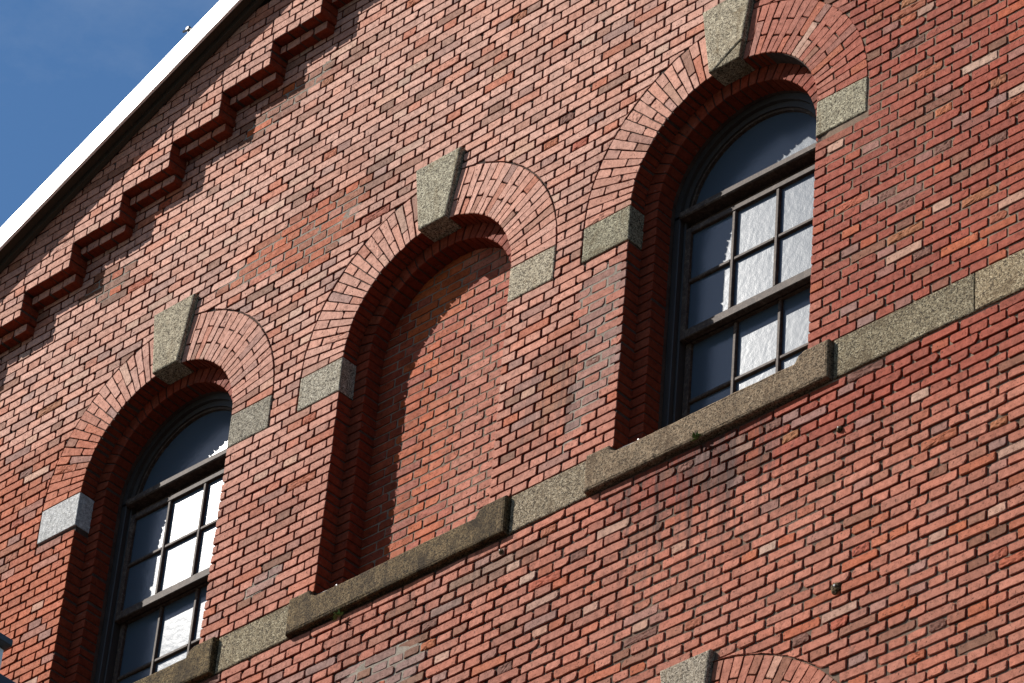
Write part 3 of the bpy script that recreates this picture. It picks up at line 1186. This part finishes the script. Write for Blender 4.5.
# ------------------------------------------------------------------ small things
def weed(x, y, z, size, label, n=26):
    mb = MB()
    for i in range(n):
        a = uni(0, 2 * math.pi); L = size * uni(0.4, 1.0); dz = uni(-0.4, 0.8)
        d = Vector((math.cos(a), -abs(math.sin(a)) * 0.8, dz)).normalized()
        s = d.cross(Vector((0.3, 0.2, 1))).normalized() * size * 0.13
        p0 = Vector((x + uni(-1, 1) * size * 0.25, y, z + uni(-1, 1) * size * 0.1))
        p1 = p0 + d * L * 0.6; p2 = p0 + d * L
        mb.poly([p0, p1 + s, p2, p1 - s])
        up = Vector((0, 0, 1)) * size * 0.04
        mb.poly([p0, p1 + s + up, p2 + up, p1 - s + up])
    return tag(mb.build("weed", [M_LEAF]), label, "plant", "weeds growing on the wall")
weed(2.208, -0.03, -1.945, 0.045, "small bright green weed growing under the right window sill")
weed(-0.416, -0.02, -1.985, 0.05, "small dull green weed growing under the middle sill")
weed(-3.83, -0.118, 2.30, 0.05, "tiny weed growing on the stepped brickwork under the white roof edge")

def tube(mb, pts, r, n=6):
    rings = []
    for i, p in enumerate(pts):
        p = Vector(p)
        d = (Vector(pts[min(i + 1, len(pts) - 1)]) - Vector(pts[max(i - 1, 0)])).normalized()
        u = d.orthogonal().normalized(); v = d.cross(u)
        rings.append(mb.verts([tuple(p + (u * math.cos(2 * math.pi * k / n) + v * math.sin(2 * math.pi * k / n)) * r) for k in range(n)]))
    for a, b in zip(rings[:-1], rings[1:]):
        for k in range(n):
            mb.face([a[k], a[(k + 1) % n], b[(k + 1) % n], b[k]])
    mb.face(rings[0][::-1]); mb.face(rings[-1])

def sill_wire(which, label):
    cx = WX[which]
    mb = MB()
    z0, z1 = SILL_T - 0.012, SILL_T - 0.005
    tube(mb, [(cx - HW + 0.002, 0.03, z0 + 0.01), (cx - HW + 0.12, 0.025, z0), (cx, 0.03, z0 - 0.004), (cx + HW - 0.1, 0.03, z1), (cx + HW - 0.002, 0.03, z1 + 0.005)], 0.0014)
    w = mb.build("sill_wire", [M_WIRE])
    tag(w, label, "wire", "thin wires across the sills")
    k = MB()
    k.box(cx - HW + 0.155, cx - HW + 0.166, 0.017, 0.028, z0 - 0.004, z0 + 0.004, 0, bev=0.002)
    k.build("clip", [M_WHITE], w)
sill_wire('left', "thin metal wire stretched over the stained sill of the left window")
sill_wire('blind', "thin metal wire stretched over the sill of the bricked-up arch")
sill_wire('right', "thin metal wire stretched over the sill of the right window")

def anchor(x, z, r, label):
    mb = MB()
    rings = []
    for d, k in ((0.012, 1.2), (-0.004, 1.05), (-0.012, 0.75), (-0.016, 0.3)):
        rings.append(mb.verts([(x + r * k * math.cos(a) * uni(.85, 1.15), d, z + r * k * math.sin(a) * uni(.85, 1.15)) for a in [2 * math.pi * i / 9 for i in range(9)]]))
    for a, b in zip(rings[:-1], rings[1:]):
        for k in range(9):
            mb.face([a[k], a[(k + 1) % 9], b[(k + 1) % 9], b[k]])
    mb.face(rings[-1])
    o = tag(mb.build("wall_anchor", [M_STONE_DARK]), label, "wall anchor", "old wall plugs in the brickwork")
    bolt = MB()
    tube(bolt, [(x + r * .2, -0.014, z + r * .1), (x + r * .2, -0.022, z + r * .05)], r * 0.17, 8)
    bolt.build("bolt", [M_WIRE], o)
    return o
anchor(3.154, -3.277, 0.030, "mortar plug with a bright bolt in the plain brickwork at lower right")
anchor(3.149, -2.300, 0.018, "small mortar plug just below the string course right of the window")
anchor(0.806, -2.055, 0.016, "small mortar plug below the right end of the middle sill")

# street lamp standing nearer the camera, only its right rim reaches into the picture
LX, LY, LZ = 9.1374, -9.7692, 5.504
lamp = empty("street_lamp", "dark capped street lamp with a white glass body peeking in at the lower left corner", "street lamp", (LX, LY, 0))
def lamp_part(name, m, *boxes):
    mb = MB()
    for x0, x1, y0, y1, z0, z1, bv in boxes:
        mb.box(x0, x1, y0, y1, z0 - BASE, z1 - BASE, 0, bev=bv)
    return mb.build(name, [m], lamp)
lamp_part("pole", M_DARKMETAL, (-0.055, 0.055, -0.055, 0.055, 0.0, LZ - 0.1405, 0.01))
lamp_part("base", M_DARKMETAL, (-0.2366, 0.2362, -0.2966, 0.2966, LZ - 0.14, LZ - 0.06, 0.004))
lamp_part("glass_body", M_LAMPGLASS, (-0.235, 0.2352, -0.246, 0.246, LZ - 0.0595, LZ - 0.0145, 0.003))
lamp_part("cap", M_DARKMETAL, (-0.25, 0.25, -0.25, 0.25, LZ - 0.014, LZ, 0.002))

# little bird-spike bracket on the roof edge
fb = MB()
fx = -2.262
fz = 4.366 - RAKE_M * abs(fx)
tube(fb, [(fx, -0.276, fz - 0.02), (fx - 0.005, -0.276, fz + 0.05)], 0.006)
tube(fb, [(fx - 0.045, -0.286, fz + 0.045), (fx - 0.005, -0.276, fz + 0.05), (fx + 0.035, -0.276, fz + 0.03)], 0.009)
fb.box(fx - 0.02, fx + 0.012, -0.29, -0.265, fz + 0.04, fz + 0.07, 0, bev=0.004)
tag(fb.build("roof_bracket", [M_BRACKET]), "tiny metal bracket standing on the white roof edge against the sky", "bracket")

# ------------------------------------------------------------------ ground
g = bpy.data.meshes.new("ground")
g.from_pydata([(-900, -900, 0), (900, -900, 0), (900, 900, 0), (-900, 900, 0)], [], [(0, 1, 2, 3)])
g.materials.append(M_GROUND)
go = bpy.data.objects.new("ground", g)
COL.objects.link(go)
go["kind"] = "structure"
